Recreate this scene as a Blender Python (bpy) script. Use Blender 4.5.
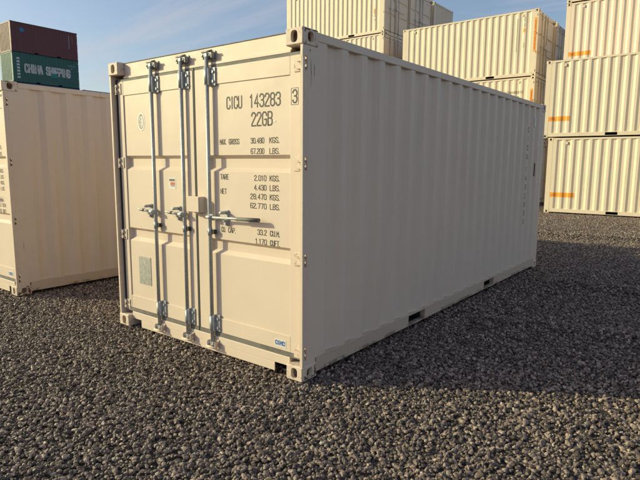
import bpy, bmesh, math, random
import numpy as np
from mathutils import Vector, Matrix, noise as mnoise

random.seed(7)
for o in list(bpy.data.objects):
    bpy.data.objects.remove(o)
SC = bpy.context.scene
COL = SC.collection
R = math.radians

# ------------------------------------------------------------------ camera
CAM = Vector((4.884, -2.975, 1.648))
YAW, PITCH, ROLL, FPX = R(-37.525), R(-8.132), R(0.40), 533.45
fw = Vector((math.sin(YAW)*math.cos(PITCH), math.cos(YAW)*math.cos(PITCH), math.sin(PITCH)))
rt = Vector((math.cos(YAW), -math.sin(YAW), 0))
up = rt.cross(fw)
rt2 = math.cos(ROLL)*rt + math.sin(ROLL)*up
up2 = -math.sin(ROLL)*rt + math.cos(ROLL)*up
cd = bpy.data.cameras.new('camera')
cam = bpy.data.objects.new('camera', cd)
COL.objects.link(cam)
m = Matrix((rt2, up2, -fw)).transposed().to_4x4()
m.translation = CAM
cam.matrix_world = m
cd.sensor_fit = 'HORIZONTAL'
cd.sensor_width = 36.0
cd.lens = 36.0*FPX/640.0
cd.clip_start = 0.05
cd.clip_end = 4000
SC.camera = cam

# ------------------------------------------------------------------ sky, sun, exposure
SUN_EL = R(21.3)
SUN_AZ = math.atan2(-0.843, -0.538)         # compass angle of the sun, from +Y towards +X
w = bpy.data.worlds.new('World')
SC.world = w
w.use_nodes = True
nt = w.node_tree
for n in list(nt.nodes):
    nt.nodes.remove(n)
def N(tree, t, loc=None, **kw):
    n = tree.nodes.new(t)
    for k, v in kw.items():
        setattr(n, k, v)
    return n
out = N(nt, 'ShaderNodeOutputWorld')
bg = N(nt, 'ShaderNodeBackground')
bg.inputs['Strength'].default_value = 0.08
sky = N(nt, 'ShaderNodeTexSky', sky_type='NISHITA')
sky.sun_disc = False
sky.sun_elevation = SUN_EL
sky.sun_rotation = SUN_AZ
sky.altitude = 100
sky.air_density = 1.0
sky.dust_density = 2.0
sky.ozone_density = 1.6
# thin cirrus: streaked noise on the sky direction, projected on a high flat layer
tc = N(nt, 'ShaderNodeTexCoord')
sep = N(nt, 'ShaderNodeSeparateXYZ')
nt.links.new(tc.outputs['Generated'], sep.inputs[0])
zc = N(nt, 'ShaderNodeMath', operation='MAXIMUM'); zc.inputs[1].default_value = 0.04
nt.links.new(sep.outputs['Z'], zc.inputs[0])
zp = N(nt, 'ShaderNodeMath', operation='ADD'); zp.inputs[1].default_value = 0.12
nt.links.new(zc.outputs[0], zp.inputs[0])
dv = N(nt, 'ShaderNodeVectorMath', operation='DIVIDE')
cmb = N(nt, 'ShaderNodeCombineXYZ')
for i in range(3):
    nt.links.new(zp.outputs[0], cmb.inputs[i])
nt.links.new(tc.outputs['Generated'], dv.inputs[0])
nt.links.new(cmb.outputs[0], dv.inputs[1])
mp = N(nt, 'ShaderNodeMapping')
mp.inputs['Rotation'].default_value = (0, 0, R(28))
mp.inputs['Scale'].default_value = (0.35, 1.1, 1.0)
mp.inputs['Location'].default_value = (-5.2, 9.1, -3.64)
nt.links.new(dv.outputs[0], mp.inputs['Vector'])
cn = N(nt, 'ShaderNodeTexNoise')
cn.inputs['Scale'].default_value = 1.9
cn.inputs['Detail'].default_value = 7
cn.inputs['Roughness'].default_value = 0.55
cn.inputs['Distortion'].default_value = 0.5
nt.links.new(mp.outputs[0], cn.inputs['Vector'])
cr = N(nt, 'ShaderNodeMapRange')
cr.inputs['From Min'].default_value = 0.47
cr.inputs['From Max'].default_value = 0.70
cr.inputs['To Min'].default_value = 0.06
cr.inputs['To Max'].default_value = 0.85
nt.links.new(cn.outputs['Fac'], cr.inputs['Value'])
mix = N(nt, 'ShaderNodeMix', data_type='RGBA')
mix.inputs[7].default_value = (4.0, 3.95, 4.2, 1)
nt.links.new(cr.outputs[0], mix.inputs[0])
nt.links.new(sky.outputs[0], mix.inputs[6])
nt.links.new(mix.outputs[2], bg.inputs['Color'])
nt.links.new(bg.outputs[0], out.inputs['Surface'])

sd = bpy.data.lights.new('sun', 'SUN')
sd.energy = 2.2
sd.angle = R(0.5)
sd.color = (1.0, 0.955, 0.53)
so = bpy.data.objects.new('sun', sd)
COL.objects.link(so)
sdir = Vector((math.sin(SUN_AZ)*math.cos(SUN_EL), math.cos(SUN_AZ)*math.cos(SUN_EL), math.sin(SUN_EL)))
so.rotation_euler = sdir.to_track_quat('Z', 'Y').to_euler()
so.location = sdir*60
SC.view_settings.view_transform = 'Standard'
SC.view_settings.look = 'None'
SC.view_settings.gamma = 1
SC.view_settings.use_curve_mapping = False
SC.view_settings.exposure = 0.92

# ------------------------------------------------------------------ materials
def new_mat(name):
    mt = bpy.data.materials.new(name)
    mt.use_nodes = True
    t = mt.node_tree
    b = t.nodes['Principled BSDF']
    return mt, t, b

def noise_mask(t, vec, scale, lo, hi, detail=5, rough=0.6, vscale=None):
    if vscale:
        mpn = N(t, 'ShaderNodeMapping'); mpn.inputs['Scale'].default_value = vscale
        t.links.new(vec, mpn.inputs[0]); vec = mpn.outputs[0]
    n = N(t, 'ShaderNodeTexNoise')
    n.inputs['Scale'].default_value = scale
    n.inputs['Detail'].default_value = detail
    n.inputs['Roughness'].default_value = rough
    t.links.new(vec, n.inputs['Vector'])
    r = N(t, 'ShaderNodeMapRange')
    r.inputs['From Min'].default_value = lo
    r.inputs['From Max'].default_value = hi
    t.links.new(n.outputs['Fac'], r.inputs['Value'])
    return r.outputs[0]

def mixcol(t, fac, a, b, amount=None):
    mx = N(t, 'ShaderNodeMix', data_type='RGBA')
    if amount is not None:
        mm = N(t, 'ShaderNodeMath', operation='MULTIPLY'); mm.inputs[1].default_value = amount
        t.links.new(fac, mm.inputs[0]); fac = mm.outputs[0]
    if isinstance(fac, float): mx.inputs[0].default_value = fac
    else: t.links.new(fac, mx.inputs[0])
    for i, c in ((6, a), (7, b)):
        if isinstance(c, tuple): mx.inputs[i].default_value = c + (1,)
        else: t.links.new(c, mx.inputs[i])
    return mx.outputs[2]

def paint(name, col, rust=0.0, scuff=0.0, dirt=0.25, rough=0.5, wave=0.3, base_dirt=0.0):
    mt, t, b = new_mat(name)
    tc = N(t, 'ShaderNodeTexCoord'); geo = N(t, 'ShaderNodeNewGeometry')
    v = geo.outputs['Position']
    c = tuple(col)
    dark = tuple(x*f for x, f in zip(col, (0.80, 0.77, 0.72)))
    lightc = tuple(min(1, x*1.05) for x in col)
    base = mixcol(t, noise_mask(t, v, 0.9, 0.3, 0.7), c, lightc)
    base = mixcol(t, noise_mask(t, v, 2.2, 0.52, 0.78, vscale=(1.6, 1.6, 0.35)), base, dark, dirt)
    # fine speckle of grime
    base = mixcol(t, noise_mask(t, v, 45, 0.60, 0.74, detail=3), base, tuple(x*0.6 for x in col), 0.35*dirt)
    if base_dirt:
        sp = N(t, 'ShaderNodeSeparateXYZ'); t.links.new(tc.outputs['Object'], sp.inputs[0])
        zr = N(t, 'ShaderNodeMapRange'); t.links.new(sp.outputs['Z'], zr.inputs['Value'])
        zr.inputs['From Min'].default_value = 0.075; zr.inputs['From Max'].default_value = 0.055
        mk = noise_mask(t, v, 4.0, 0.50, 0.56, detail=8, rough=.7)
        mm = N(t, 'ShaderNodeMath', operation='MULTIPLY'); t.links.new(zr.outputs[0], mm.inputs[0]); t.links.new(mk, mm.inputs[1])
        base = mixcol(t, mm.outputs[0], base, (0.17, 0.13, 0.095), base_dirt)
    if scuff:
        k = noise_mask(t, v, 7.0, 0.665, 0.70, detail=4, vscale=(2.2, 2.2, 0.16))
        k2 = noise_mask(t, v, 1.1, 0.48, 0.58, detail=2)
        mm = N(t, 'ShaderNodeMath', operation='MULTIPLY'); t.links.new(k, mm.inputs[0]); t.links.new(k2, mm.inputs[1])
        base = mixcol(t, mm.outputs[0], base, (0.045, 0.035, 0.032), scuff)
    if rust:
        k = noise_mask(t, v, 16, 0.56, 0.66, detail=6, rough=0.68)
        base = mixcol(t, k, base, (0.16, 0.062, 0.03), rust)
        k = noise_mask(t, v, 38, 0.62, 0.67, detail=4)
        base = mixcol(t, k, base, (0.07, 0.03, 0.02), rust)
    t.links.new(base, b.inputs['Base Color'])
    b.inputs['Roughness'].default_value = rough
    rr = N(t, 'ShaderNodeMapRange')
    nn = N(t, 'ShaderNodeTexNoise'); nn.inputs['Scale'].default_value = 6; nn.inputs['Detail'].default_value = 4
    t.links.new(v, nn.inputs['Vector']); t.links.new(nn.outputs['Fac'], rr.inputs['Value'])
    rr.inputs['To Min'].default_value = rough-0.1; rr.inputs['To Max'].default_value = rough+0.14
    t.links.new(rr.outputs[0], b.inputs['Roughness'])
    n1 = N(t, 'ShaderNodeTexNoise'); n1.inputs['Scale'].default_value = 3.2; n1.inputs['Detail'].default_value = 2
    t.links.new(v, n1.inputs['Vector'])
    bp = N(t, 'ShaderNodeBump'); bp.inputs['Strength'].default_value = wave; bp.inputs['Distance'].default_value = 0.012
    t.links.new(n1.outputs['Fac'], bp.inputs['Height'])
    n2 = N(t, 'ShaderNodeTexNoise'); n2.inputs['Scale'].default_value = 160; n2.inputs['Detail'].default_value = 2
    t.links.new(v, n2.inputs['Vector'])
    bp2 = N(t, 'ShaderNodeBump'); bp2.inputs['Strength'].default_value = 0.12; bp2.inputs['Distance'].default_value = 0.001
    t.links.new(n2.outputs['Fac'], bp2.inputs['Height']); t.links.new(bp.outputs[0], bp2.inputs['Normal'])
    t.links.new(bp2.outputs[0], b.inputs['Normal'])
    return mt

def plain(name, col, rough=0.6, metal=0.0, var=0.15, scale=20):
    mt, t, b = new_mat(name)
    geo = N(t, 'ShaderNodeNewGeometry')
    k = noise_mask(t, geo.outputs['Position'], scale, 0.35, 0.7)
    t.links.new(mixcol(t, k, tuple(col), tuple(x*(1-var) for x in col)), b.inputs['Base Color'])
    b.inputs['Roughness'].default_value = rough
    b.inputs['Metallic'].default_value = metal
    return mt

BEIGE = (0.655, 0.53, 0.432)
M = {}
M['paint'] = paint('beige_paint', BEIGE)
M['wall'] = paint('beige_wall_paint', BEIGE, dirt=0.2, wave=0.55)
M['post'] = paint('beige_post_paint', BEIGE, scuff=0.9, rust=0.06)
M['rail'] = paint('beige_rail_paint', tuple(x*f for x, f in zip(BEIGE, (.80, .77, .72))), base_dirt=0.75, rust=0.15)
M['fitting'] = paint('beige_fitting_paint', BEIGE, rust=0.7, scuff=0.8, rough=0.6)
M['door'] = paint('beige_door_paint', BEIGE, dirt=0.12, wave=0.35)
CREAM = (0.68, 0.565, 0.43)
M['cream'] = paint('cream_paint', CREAM, dirt=0.35, wave=0.4)
M['cream_fit'] = paint('cream_fitting_paint', CREAM, rust=0.6)
M['maroon'] = paint('maroon_paint', (0.12, 0.032, 0.036), dirt=0.3)
M['green'] = paint('green_paint', (0.022, 0.105, 0.088), dirt=0.4)
M['blue'] = paint('blue_paint', (0.03, 0.05, 0.13), dirt=0.3)
M['redbrown'] = paint('red_paint', (0.23, 0.05, 0.04), dirt=0.3)
M['galv'] = plain('galvanised_steel', (0.50, 0.51, 0.52), rough=0.5, metal=0.35, var=0.3, scale=60)
M['steel'] = plain('worn_steel', (0.36, 0.34, 0.31), rough=0.5, metal=0.4, var=0.5, scale=70)
M['rubber'] = plain('black_rubber', (0.035, 0.035, 0.036), rough=0.75)
M['grey_rubber'] = plain('grey_rubber', (0.19, 0.18, 0.165), rough=0.7, var=0.4, scale=9)
M['grip'] = plain('grey_grip', (0.14, 0.14, 0.13), rough=0.7)
M['ink'] = plain('black_lettering', (0.05, 0.04, 0.035), rough=0.6, var=0.35, scale=30)
M['white'] = plain('white_vinyl', (0.72, 0.71, 0.66), rough=0.45)
M['grey_plate'] = plain('aluminium_plate', (0.44, 0.43, 0.41), rough=0.55, metal=0.25, var=0.35, scale=30)
M['red_print'] = plain('red_print', (0.6, 0.11, 0.07))
M['blue_print'] = plain('blue_print', (0.06, 0.14, 0.42))
M['brown_print'] = plain('brown_print', (0.22, 0.16, 0.13))
M['orange'] = plain('orange_vinyl', (0.85, 0.33, 0.025), rough=0.5, var=0.2, scale=12)
M['white_paint'] = plain('white_lettering', (0.62, 0.64, 0.62), rough=0.6, var=0.35, scale=6)
M['teal_print'] = plain('teal_patch', (0.03, 0.22, 0.20))
M['cyan_print'] = plain('light_blue_print', (0.03, 0.20, 0.42))
M['hole'] = plain('dark_steel_pocket_shade', (0.045, 0.04, 0.036), rough=0.8)  # dark floor steel; on the fork pockets it paints in their inner shade
M['wood'] = plain('dark_floor_timber', (0.10, 0.07, 0.05), rough=0.8)

# ------------------------------------------------------------------ mesh builder
class MB:
    def __init__(s):
        s.v = []; s.f = []; s.sm = []
    def poly(s, pts, smooth=False):
        i = len(s.v); s.v += [tuple(p) for p in pts]; s.f.append(tuple(range(i, i+len(pts)))); s.sm.append(smooth)
    def box(s, x0, x1, y0, y1, z0, z1, c=0.0):
        """box with optional chamfer c on every edge"""
        if c <= 0:
            P = [(x0,y0,z0),(x1,y0,z0),(x1,y1,z0),(x0,y1,z0),(x0,y0,z1),(x1,y0,z1),(x1,y1,z1),(x0,y1,z1)]
            i = len(s.v); s.v += P
            for q in ((0,3,2,1),(4,5,6,7),(0,1,5,4),(1,2,6,5),(2,3,7,6),(3,0,4,7)):
                s.f.append(tuple(i+k for k in q)); s.sm.append(False)
            return s
        bm = bmesh.new()
        r = bmesh.ops.create_cube(bm, size=1)
        for v in bm.verts:
            v.co = ((x0+x1)/2+v.co.x*(x1-x0), (y0+y1)/2+v.co.y*(y1-y0), (z0+z1)/2+v.co.z*(z1-z0))
        bmesh.ops.bevel(bm, geom=list(bm.edges), offset=c, segments=1, affect='EDGES')
        i = len(s.v); bm.verts.index_update()
        s.v += [tuple(v.co) for v in bm.verts]
        for f in bm.faces:
            s.f.append(tuple(i+v.index for v in f.verts)); s.sm.append(False)
        bm.free()
        return s
    def tube(s, p0, p1, r0, r1=None, n=14, cap=True):
        r1 = r0 if r1 is None else r1
        a = Vector(p0); b = Vector(p1); d = (b-a).normalized()
        u = d.orthogonal().normalized(); v = d.cross(u)
        i = len(s.v)
        for p, r in ((a, r0), (b, r1)):
            for k in range(n):
                t = 2*math.pi*k/n
                s.v.append(tuple(p+u*(r*math.cos(t))+v*(r*math.sin(t))))
        for k in range(n):
            k2 = (k+1) % n
            s.f.append((i+k, i+k2, i+n+k2, i+n+k)); s.sm.append(True)
        if cap:
            s.f.append(tuple(i+n-1-k for k in range(n))); s.sm.append(False)
            s.f.append(tuple(i+n+k for k in range(n))); s.sm.append(False)
        return s
    def prism(s, pts2, axis, a0, a1):
        """extrude a 2D outline along an axis; pts2 in the two other axes, in order"""
        def P(p, a):
            q = list(p); q.insert(axis, a); return tuple(q)
        n = len(pts2); i = len(s.v)
        s.v += [P(p, a0) for p in pts2] + [P(p, a1) for p in pts2]
        for k in range(n):
            k2 = (k+1) % n
            s.f.append((i+k, i+k2, i+n+k2, i+n+k)); s.sm.append(False)
        s.f.append(tuple(i+n-1-k for k in range(n))); s.sm.append(False)
        s.f.append(tuple(i+n+k for k in range(n))); s.sm.append(False)
        return s
    def mesh(s, name, mat, recalc=True):
        me = bpy.data.meshes.new(name)
        me.from_pydata(s.v, [], s.f)
        me.polygons.foreach_set('use_smooth', s.sm)
        me.materials.append(mat)
        if recalc:
            bm = bmesh.new(); bm.from_mesh(me)
            bmesh.ops.recalc_face_normals(bm, faces=bm.faces); bm.to_mesh(me); bm.free()
        me.update()
        return me
    def build(s, name, mat, parent=None, recalc=True):
        o = bpy.data.objects.new(name, s.mesh(name, mat, recalc))
        COL.objects.link(o); o.parent = parent
        return o

def link(me, name, parent):
    o = bpy.data.objects.new(name, me); COL.objects.link(o); o.parent = parent
    return o

# ------------------------------------------------------------------ stroke lettering (narrow rounded capitals; grid 2 wide, 4 high)
c = 0.55
GL = {
 'A': [[(0,0),(.15,1.3),(.85,4),(1.15,4),(1.85,1.3),(2,0)],[(.15,1.3),(1.85,1.3)]],
 'B': [[(0,0),(0,4),(1.45,4),(1.95,3.5),(1.95,2.6),(1.5,2.1),(0,2.1)],[(1.5,2.1),(2,1.6),(2,.55),(1.45,0),(0,0)]],
 'C': [[(2,2.9),(2,4-c),(2-c,4),(c,4),(0,4-c),(0,c),(c,0),(2-c,0),(2,c),(2,1.1)]],
 'D': [[(0,0),(0,4),(1.4,4),(2,3.4),(2,.6),(1.4,0),(0,0)]],
 'E': [[(2,4),(0,4),(0,0),(2,0)],[(0,2),(1.6,2)]],
 'F': [[(2,4),(0,4),(0,0)],[(0,2),(1.6,2)]],
 'G': [[(2,3),(2,4-c),(2-c,4),(c,4),(0,4-c),(0,c),(c,0),(2-c,0),(2,c),(2,1.8),(1.1,1.8)]],
 'H': [[(0,0),(0,4)],[(2,0),(2,4)],[(0,2),(2,2)]],
 'I': [[(1,0),(1,4)]],
 'K': [[(0,0),(0,4)],[(2,4),(0,1.7)],[(.7,2.5),(2,0)]],
 'L': [[(0,4),(0,0),(2,0)]],
 'M': [[(0,0),(0,4),(1,1.8),(2,4),(2,0)]],
 'N': [[(0,0),(0,4),(2,0),(2,4)]],
 'O': [[(c,0),(0,c),(0,4-c),(c,4),(2-c,4),(2,4-c),(2,c),(2-c,0),(c,0)]],
 'P': [[(0,0),(0,4),(1.45,4),(2,3.5),(2,2.3),(1.45,1.8),(0,1.8)]],
 'R': [[(0,0),(0,4),(1.45,4),(2,3.5),(2,2.5),(1.45,2),(0,2)],[(1,2),(2,0)]],
 'S': [[(2,3.1),(2,4-c),(2-c,4),(c,4),(0,4-c),(0,2.6),(.4,2.15),(1.6,1.85),(2,1.4),(2,c),(2-c,0),(c,0),(0,c),(0,.9)]],
 'T': [[(0,4),(2,4)],[(1,4),(1,0)]],
 'U': [[(0,4),(0,c),(c,0),(2-c,0),(2,c),(2,4)]],
 'X': [[(0,0),(2,4)],[(0,4),(2,0)]],
 '1': [[(.35,3.3),(1,4),(1,0)]],
 '2': [[(0,3.1),(0,4-c),(c,4),(2-c,4),(2,4-c),(2,2.9),(0,.5),(0,0),(2,0)]],
 '3': [[(0,3.2),(0,4-c),(c,4),(2-c,4),(2,4-c),(2,2.6),(1.5,2.1),(.8,2.1)],[(1.5,2.1),(2,1.6),(2,c),(2-c,0),(c,0),(0,c),(0,.8)]],
 '4': [[(1.5,0),(1.5,4),(0,1.2),(2,1.2)]],
 '6': [[(2,3.2),(2,4-c),(2-c,4),(c,4),(0,4-c),(0,c),(c,0),(2-c,0),(2,c),(2,1.7),(1.5,2.2),(0,2.2)]],
 '7': [[(0,4),(2,4),(.8,0)]],
 '8': [[(.5,2.1),(0,2.6),(0,4-c),(c,4),(2-c,4),(2,4-c),(2,2.6),(1.5,2.1),(.5,2.1),(0,1.6),(0,c),(c,0),(2-c,0),(2,c),(2,1.6),(1.5,2.1)]],
 '0': [[(c,0),(0,c),(0,4-c),(c,4),(2-c,4),(2,4-c),(2,c),(2-c,0),(c,0)]],
 '.': [[(.0,0),(.0,.25)]],
}
def stroke_pts(poly, h):
    """strip quads along a polyline, mitred joints, as list of quads in 2D"""
    n = len(poly); L = []; Rr = []
    closed = poly[0] == poly[-1]
    for i in range(n):
        p = Vector(poly[i])
        if i > 0: d0 = (p-Vector(poly[i-1])).normalized()
        elif closed: d0 = (p-Vector(poly[-2])).normalized()
        else: d0 = (Vector(poly[1])-p).normalized()
        if i < n-1: d1 = (Vector(poly[i+1])-p).normalized()
        elif closed: d1 = (Vector(poly[1])-p).normalized()
        else: d1 = d0
        n0 = Vector((-d0.y, d0.x)); n1 = Vector((-d1.y, d1.x))
        nn = (n0+n1)
        nn = nn.normalized() if nn.length > 1e-6 else n0
        k = 1/max(0.45, nn.dot(n1))
        ext = Vector((0, 0))
        if not closed and i == 0: ext = -d1*h*0.9
        if not closed and i == n-1: ext = d0*h*0.9
        L.append(p+ext+nn*h*k); Rr.append(p+ext-nn*h*k)
    return [(L[i], Rr[i], Rr[i+1], L[i+1]) for i in range(n-1)]

def text_mb(mb, txt, x0, x1, z, hgt, place, th=None, depth=0.0):
    """text between x0 and x1 (2D), baseline z; place(u,v)->3D point"""
    adv = []; pos = 0.0
    for ch in txt:
        wd = {'I': .6, '1': .8, '.': .25, ' ': .9}.get(ch, 1.0)
        adv.append((pos, wd)); pos += wd+0.42
    tot = pos-0.42
    th = th or hgt*0.062
    sx = (x1-x0)/tot
    k = 0
    for ch, (p, wd) in zip(txt, adv):
        if ch == ' ': continue
        for st in GL[ch]:
            base = {'I': -.2, '1': -.1}.get(ch, 0)
            pts = [(x0+(p+base+q[0]/2)*sx, z+q[1]/4*hgt) for q in st]
            for quad in stroke_pts(pts, th):
                k += 1
                mb.poly([place(q.x, q.y, (k % 3)*0.00015) for q in quad])
    return mb

# ------------------------------------------------------------------ container geometry (local: x 0..W across the doors, y 0..L back from the doors)
W, L, H = 2.438, 6.058, 2.591
CORR = 0.278; FL = 0.072; SL = 0.067; DEP = 0.032

def corr_profile(a0, a1, outer=0.0):
    """list of (along, depth) for the corrugated sheet, starting and ending on the outer flat"""
    n = int((a1-a0-FL)/CORR)
    off = (a1-a0-n*CORR-FL)/2
    pts = [(a0, outer)]
    a = a0+off
    if off > 1e-4: pts.append((a+FL, outer))
    else: pts.append((a+FL, outer))
    for k in range(n):
        s = a+FL+k*CORR
        pts += [(s+SL, outer+DEP), (s+SL+0.07, outer+DEP), (s+2*SL+0.07, outer), (s+CORR, outer)]
    pts[-1] = (a1, outer)
    return pts

def fitting_mb(mb, x0, y0, z0, sx, sy, sz):
    """corner fitting: origin at outer corner, extends by sx,sy,sz signs inward; holes on the two vertical outer faces"""
    a, b, hgt, ch = 0.162, 0.178, 0.118, 0.007
    def T(p): return (x0+sx*p[0], y0+sy*p[1], z0+sz*p[2])
    def face(org, du, dv, lu, lv, hole, inn):
        org = Vector(org); du = Vector(du); dv = Vector(dv); inn = Vector(inn)
        u0, u1, v0, v1 = ch, lu-ch, ch, lv-ch
        P = lambda u, v, d=0: T(org+du*u+dv*v+inn*d)
        if not hole:
            mb.poly([P(u0,v0),P(u1,v0),P(u1,v1),P(u0,v1)]); return
        cu, cv, hu, hv = hole
        n = 28; A = [2*math.pi*(k+.5)/n for k in range(n)]
        A += [math.atan2(y-cv, x-cu) % (2*math.pi) for x in (u0,u1) for y in (v0,v1)]
        A.sort()
        inn_, out_ = [], []
        for t in A:
            cx, sy_ = math.cos(t), math.sin(t)
            e = 3.0
            r = 1/((abs(cx)/hu)**e+(abs(sy_)/hv)**e)**(1/e)
            inn_.append((cu+cx*r, cv+sy_*r))
            s1 = min(((u1-cu)/cx if cx > 1e-9 else (u0-cu)/cx if cx < -1e-9 else 9), ((v1-cv)/sy_ if sy_ > 1e-9 else (v0-cv)/sy_ if sy_ < -1e-9 else 9))
            out_.append((cu+cx*s1, cv+sy_*s1))
        for k in range(len(A)):
            k2 = (k+1) % len(A)
            mb.poly([P(*out_[k]),P(*out_[k2]),P(*inn_[k2]),P(*inn_[k])])
            mb.poly([P(*inn_[k]),P(*inn_[k2]),P(*inn_[k2],0.03),P(*inn_[k],0.03)])
    face((0,0,0),(1,0,0),(0,0,1),a,hgt,(a*.5,hgt*.5,0.031,0.041),(0,1,0))    # end face, y=0
    face((0,0,0),(0,1,0),(0,0,1),b,hgt,(b*.5,hgt*.5,0.034,0.036),(1,0,0))    # side face, x=0
    face((a,0,0),(0,1,0),(0,0,1),b,hgt,None,(1,0,0))
    face((0,b,0),(1,0,0),(0,0,1),a,hgt,None,(1,0,0))
    face((0,0,0),(1,0,0),(0,1,0),a,b,None,(0,0,1))
    face((0,0,hgt),(1,0,0),(0,1,0),a,b,None,(0,0,1))
    # chamfer strips
    for ax in range(3):
        dims = [a, b, hgt]
        o1, o2 = [k for k in range(3) if k != ax]
        for s1 in (0, 1):
            for s2 in (0, 1):
                pts = []
                for (t, which) in ((ch, 0), (dims[ax]-ch, 0), (dims[ax]-ch, 1), (ch, 1)):
                    p = [0, 0, 0]; p[ax] = t
                    if which == 0:
                        p[o1] = s1*dims[o1]; p[o2] = ch if s2 == 0 else dims[o2]-ch
                    else:
                        p[o1] = ch if s1 == 0 else dims[o1]-ch; p[o2] = s2*dims[o2]
                    pts.append(T(p))
                mb.poly(pts)
    for s1 in (0, 1):
        for s2 in (0, 1):
            for s3 in (0, 1):
                A_, B_, C_ = s1*a, s2*b, s3*hgt
                ia, ib, ic = (ch if s1 == 0 else a-ch), (ch if s2 == 0 else b-ch), (ch if s3 == 0 else hgt-ch)
                mb.poly([T((A_,ib,ic)), T((ia,B_,ic)), T((ia,ib,C_))])
    return mb

POCK = ((1.685, 2.045), (3.735, 4.095))
HINGE_Z = (0.215, 0.935, 1.645, 2.35)
PY, SY, GD = 0.064, 0.055, 0.034            # panel plane, stile plane, groove depth
ROD_Y = 0.028
GROOVES = ((0.882, 0.916, 0.984, 1.010), (1.577, 1.611, 1.684, 1.713))

def make_parts():
    """returns dict name -> list of (mesh, [sub (name, mesh)])"""
    P = []
    # corner fittings
    for x, sx in ((0, 1), (W, -1)):
        for y, sy in ((0, 1), (L, -1)):
            for z, sz in ((0, 1), (H, -1)):
                mb = MB(); fitting_mb(mb, x, y, z, sx, sy, sz)
                P.append(('corner_fitting', mb.mesh('corner_fitting', M['fitting']), []))
    # corner posts, door end: thin J section with hinge slots in the side
    for x0, s in ((0, 1), (W, -1)):
        mb = MB()
        X = lambda a, b: (min(x0+s*a, x0+s*b), max(x0+s*a, x0+s*b))
        z0, z1 = 0.119, H-0.119
        mb.box(*X(.004, .030), .007, .030, z0, z1, .002)
        mb.box(*X(.004, .030), .058, .165, z0, z1, .002)
        zs = [z0] + [v for h in HINGE_Z for v in (h-.048, h+.048)] + [z1]
        for k in range(0, len(zs), 2):
            if zs[k+1]-zs[k] > .01: mb.box(*X(.0045, .0295), .0295, .0585, zs[k], zs[k+1])
        mb.box(*X(.0305, .12), .125, .163, z0, z1)
        P.append(('corner_post', mb.mesh('corner_post', M['post']), []))
        mb = MB()
        mb.box(*X(.004, .15), L-.17, L-.005, z0, z1, .004)
        P.append(('corner_post', mb.mesh('corner_post', M['post']), []))
    # side walls, top and bottom rails
    prof = corr_profile(0.160, L-0.165, 0.0)
    for x0, s in ((0, 1), (W, -1)):
        mb = MB(); z0, z1 = 0.150, H-0.062
        p = [(x0+s*(0.007+d), a) for a, d in prof]
        for k in range(len(p)-1):
            mb.poly([(*p[k], z0), (*p[k+1], z0), (*p[k+1], z1), (*p[k], z1)])
        P.append(('side_wall', mb.mesh('side_wall', M['wall'], recalc=False), []))
        X = lambda a, b: (min(x0+s*a, x0+s*b), max(x0+s*a, x0+s*b))
        mb = MB(); mb.box(*X(.002, .062), .179, L-.179, H-.075, H-.012, .004)
        P.append(('top_rail', mb.mesh('top_rail', M['post']), []))
        mb = MB()
        segs = [.179, POCK[0][0], POCK[0][1], POCK[1][0], POCK[1][1], L-.179]
        for k in range(0, 6, 2): mb.box(*X(.004, .062), segs[k], segs[k+1], .036, .158, .002)
        for a, b in POCK:
            mb.box(*X(.005, .061), a, b, .140, .157)
            mb.box(*X(.005, .061), a, b, .0365, .046)
        P.append(('bottom_rail', mb.mesh('bottom_rail', M['rail']), []))
        for a, b in POCK:                                       # steel pocket lining, coloured near-black to stand for the shade inside
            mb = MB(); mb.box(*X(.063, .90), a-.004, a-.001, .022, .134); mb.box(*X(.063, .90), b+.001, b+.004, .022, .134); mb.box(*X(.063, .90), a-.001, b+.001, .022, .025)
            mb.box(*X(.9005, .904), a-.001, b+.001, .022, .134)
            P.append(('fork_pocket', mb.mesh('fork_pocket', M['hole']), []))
    # vents
    for x0, s in ((0, 1), (W, -1)):
        for yv in ((0.62, L-0.62) if s > 0 else ()):
            X = lambda a, b: (min(x0+s*a, x0+s*b), max(x0+s*a, x0+s*b))
            mb = MB(); mb.box(*X(-.004, .05), yv-.03, yv+.03, 2.36, 2.45, .004)
            P.append(('vent', mb.mesh('vent', M['paint']), []))
    # far end wall + its rails
    mb = MB(); pr = corr_profile(0.10, W-0.10, 0.0)
    p = [(a, L-.007-d) for a, d in pr]
    for k in range(len(p)-1):
        mb.poly([(*p[k], .14), (*p[k+1], .14), (*p[k+1], H-.06), (*p[k], H-.06)])
    P.append(('end_wall', mb.mesh('end_wall', M['wall'], recalc=False), []))
    mb = MB(); mb.box(.163, W-.163, L-.07, L-.004, H-.10, H-.012, .004); P.append(('end_rail', mb.mesh('end_rail', M['post']), []))
    mb = MB(); mb.box(.163, W-.163, L-.07, L-.004, .02, .158, .004); P.append(('end_rail', mb.mesh('end_rail', M['rail']), []))
    # roof, shallow transverse corrugation
    mb = MB(); n = 27; pts = []
    for k in range(n):
        y = .17+(L-.34)*k/n; d = (L-.34)/n
        pts += [(y, H-.018), (y+d*.32, H-.018), (y+d*.5, H-.034), (y+d*.82, H-.034)]
    pts.append((L-.17, H-.018))
    for k in range(len(pts)-1):
        a, b = pts[k], pts[k+1]
        mb.poly([(.06, *a), (W-.06, *a), (W-.06, *b), (.06, *b)])
    P.append(('roof', mb.mesh('roof', M['paint'], recalc=False), []))
    mb = MB(); mb.box(.064, W-.064, .13, L-.075, .136, .168)
    for k in range(16):
        y = .45+k*.345
        if any(a-.06 < y < b+.06 for a, b in POCK): continue
        mb.box(.064, W-.064, y, y+.05, .03, .135)
    P.append(('floor', mb.mesh('floor', M['hole']), []))
    # header and sill
    mb = MB()
    mb.box(.1625, W-.1625, .072, .17, 2.448, H-.010, .004)
    mb.box(.1630, W-.1630, .060, .0715, 2.442, 2.462, .002)    # drip lip
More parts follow.
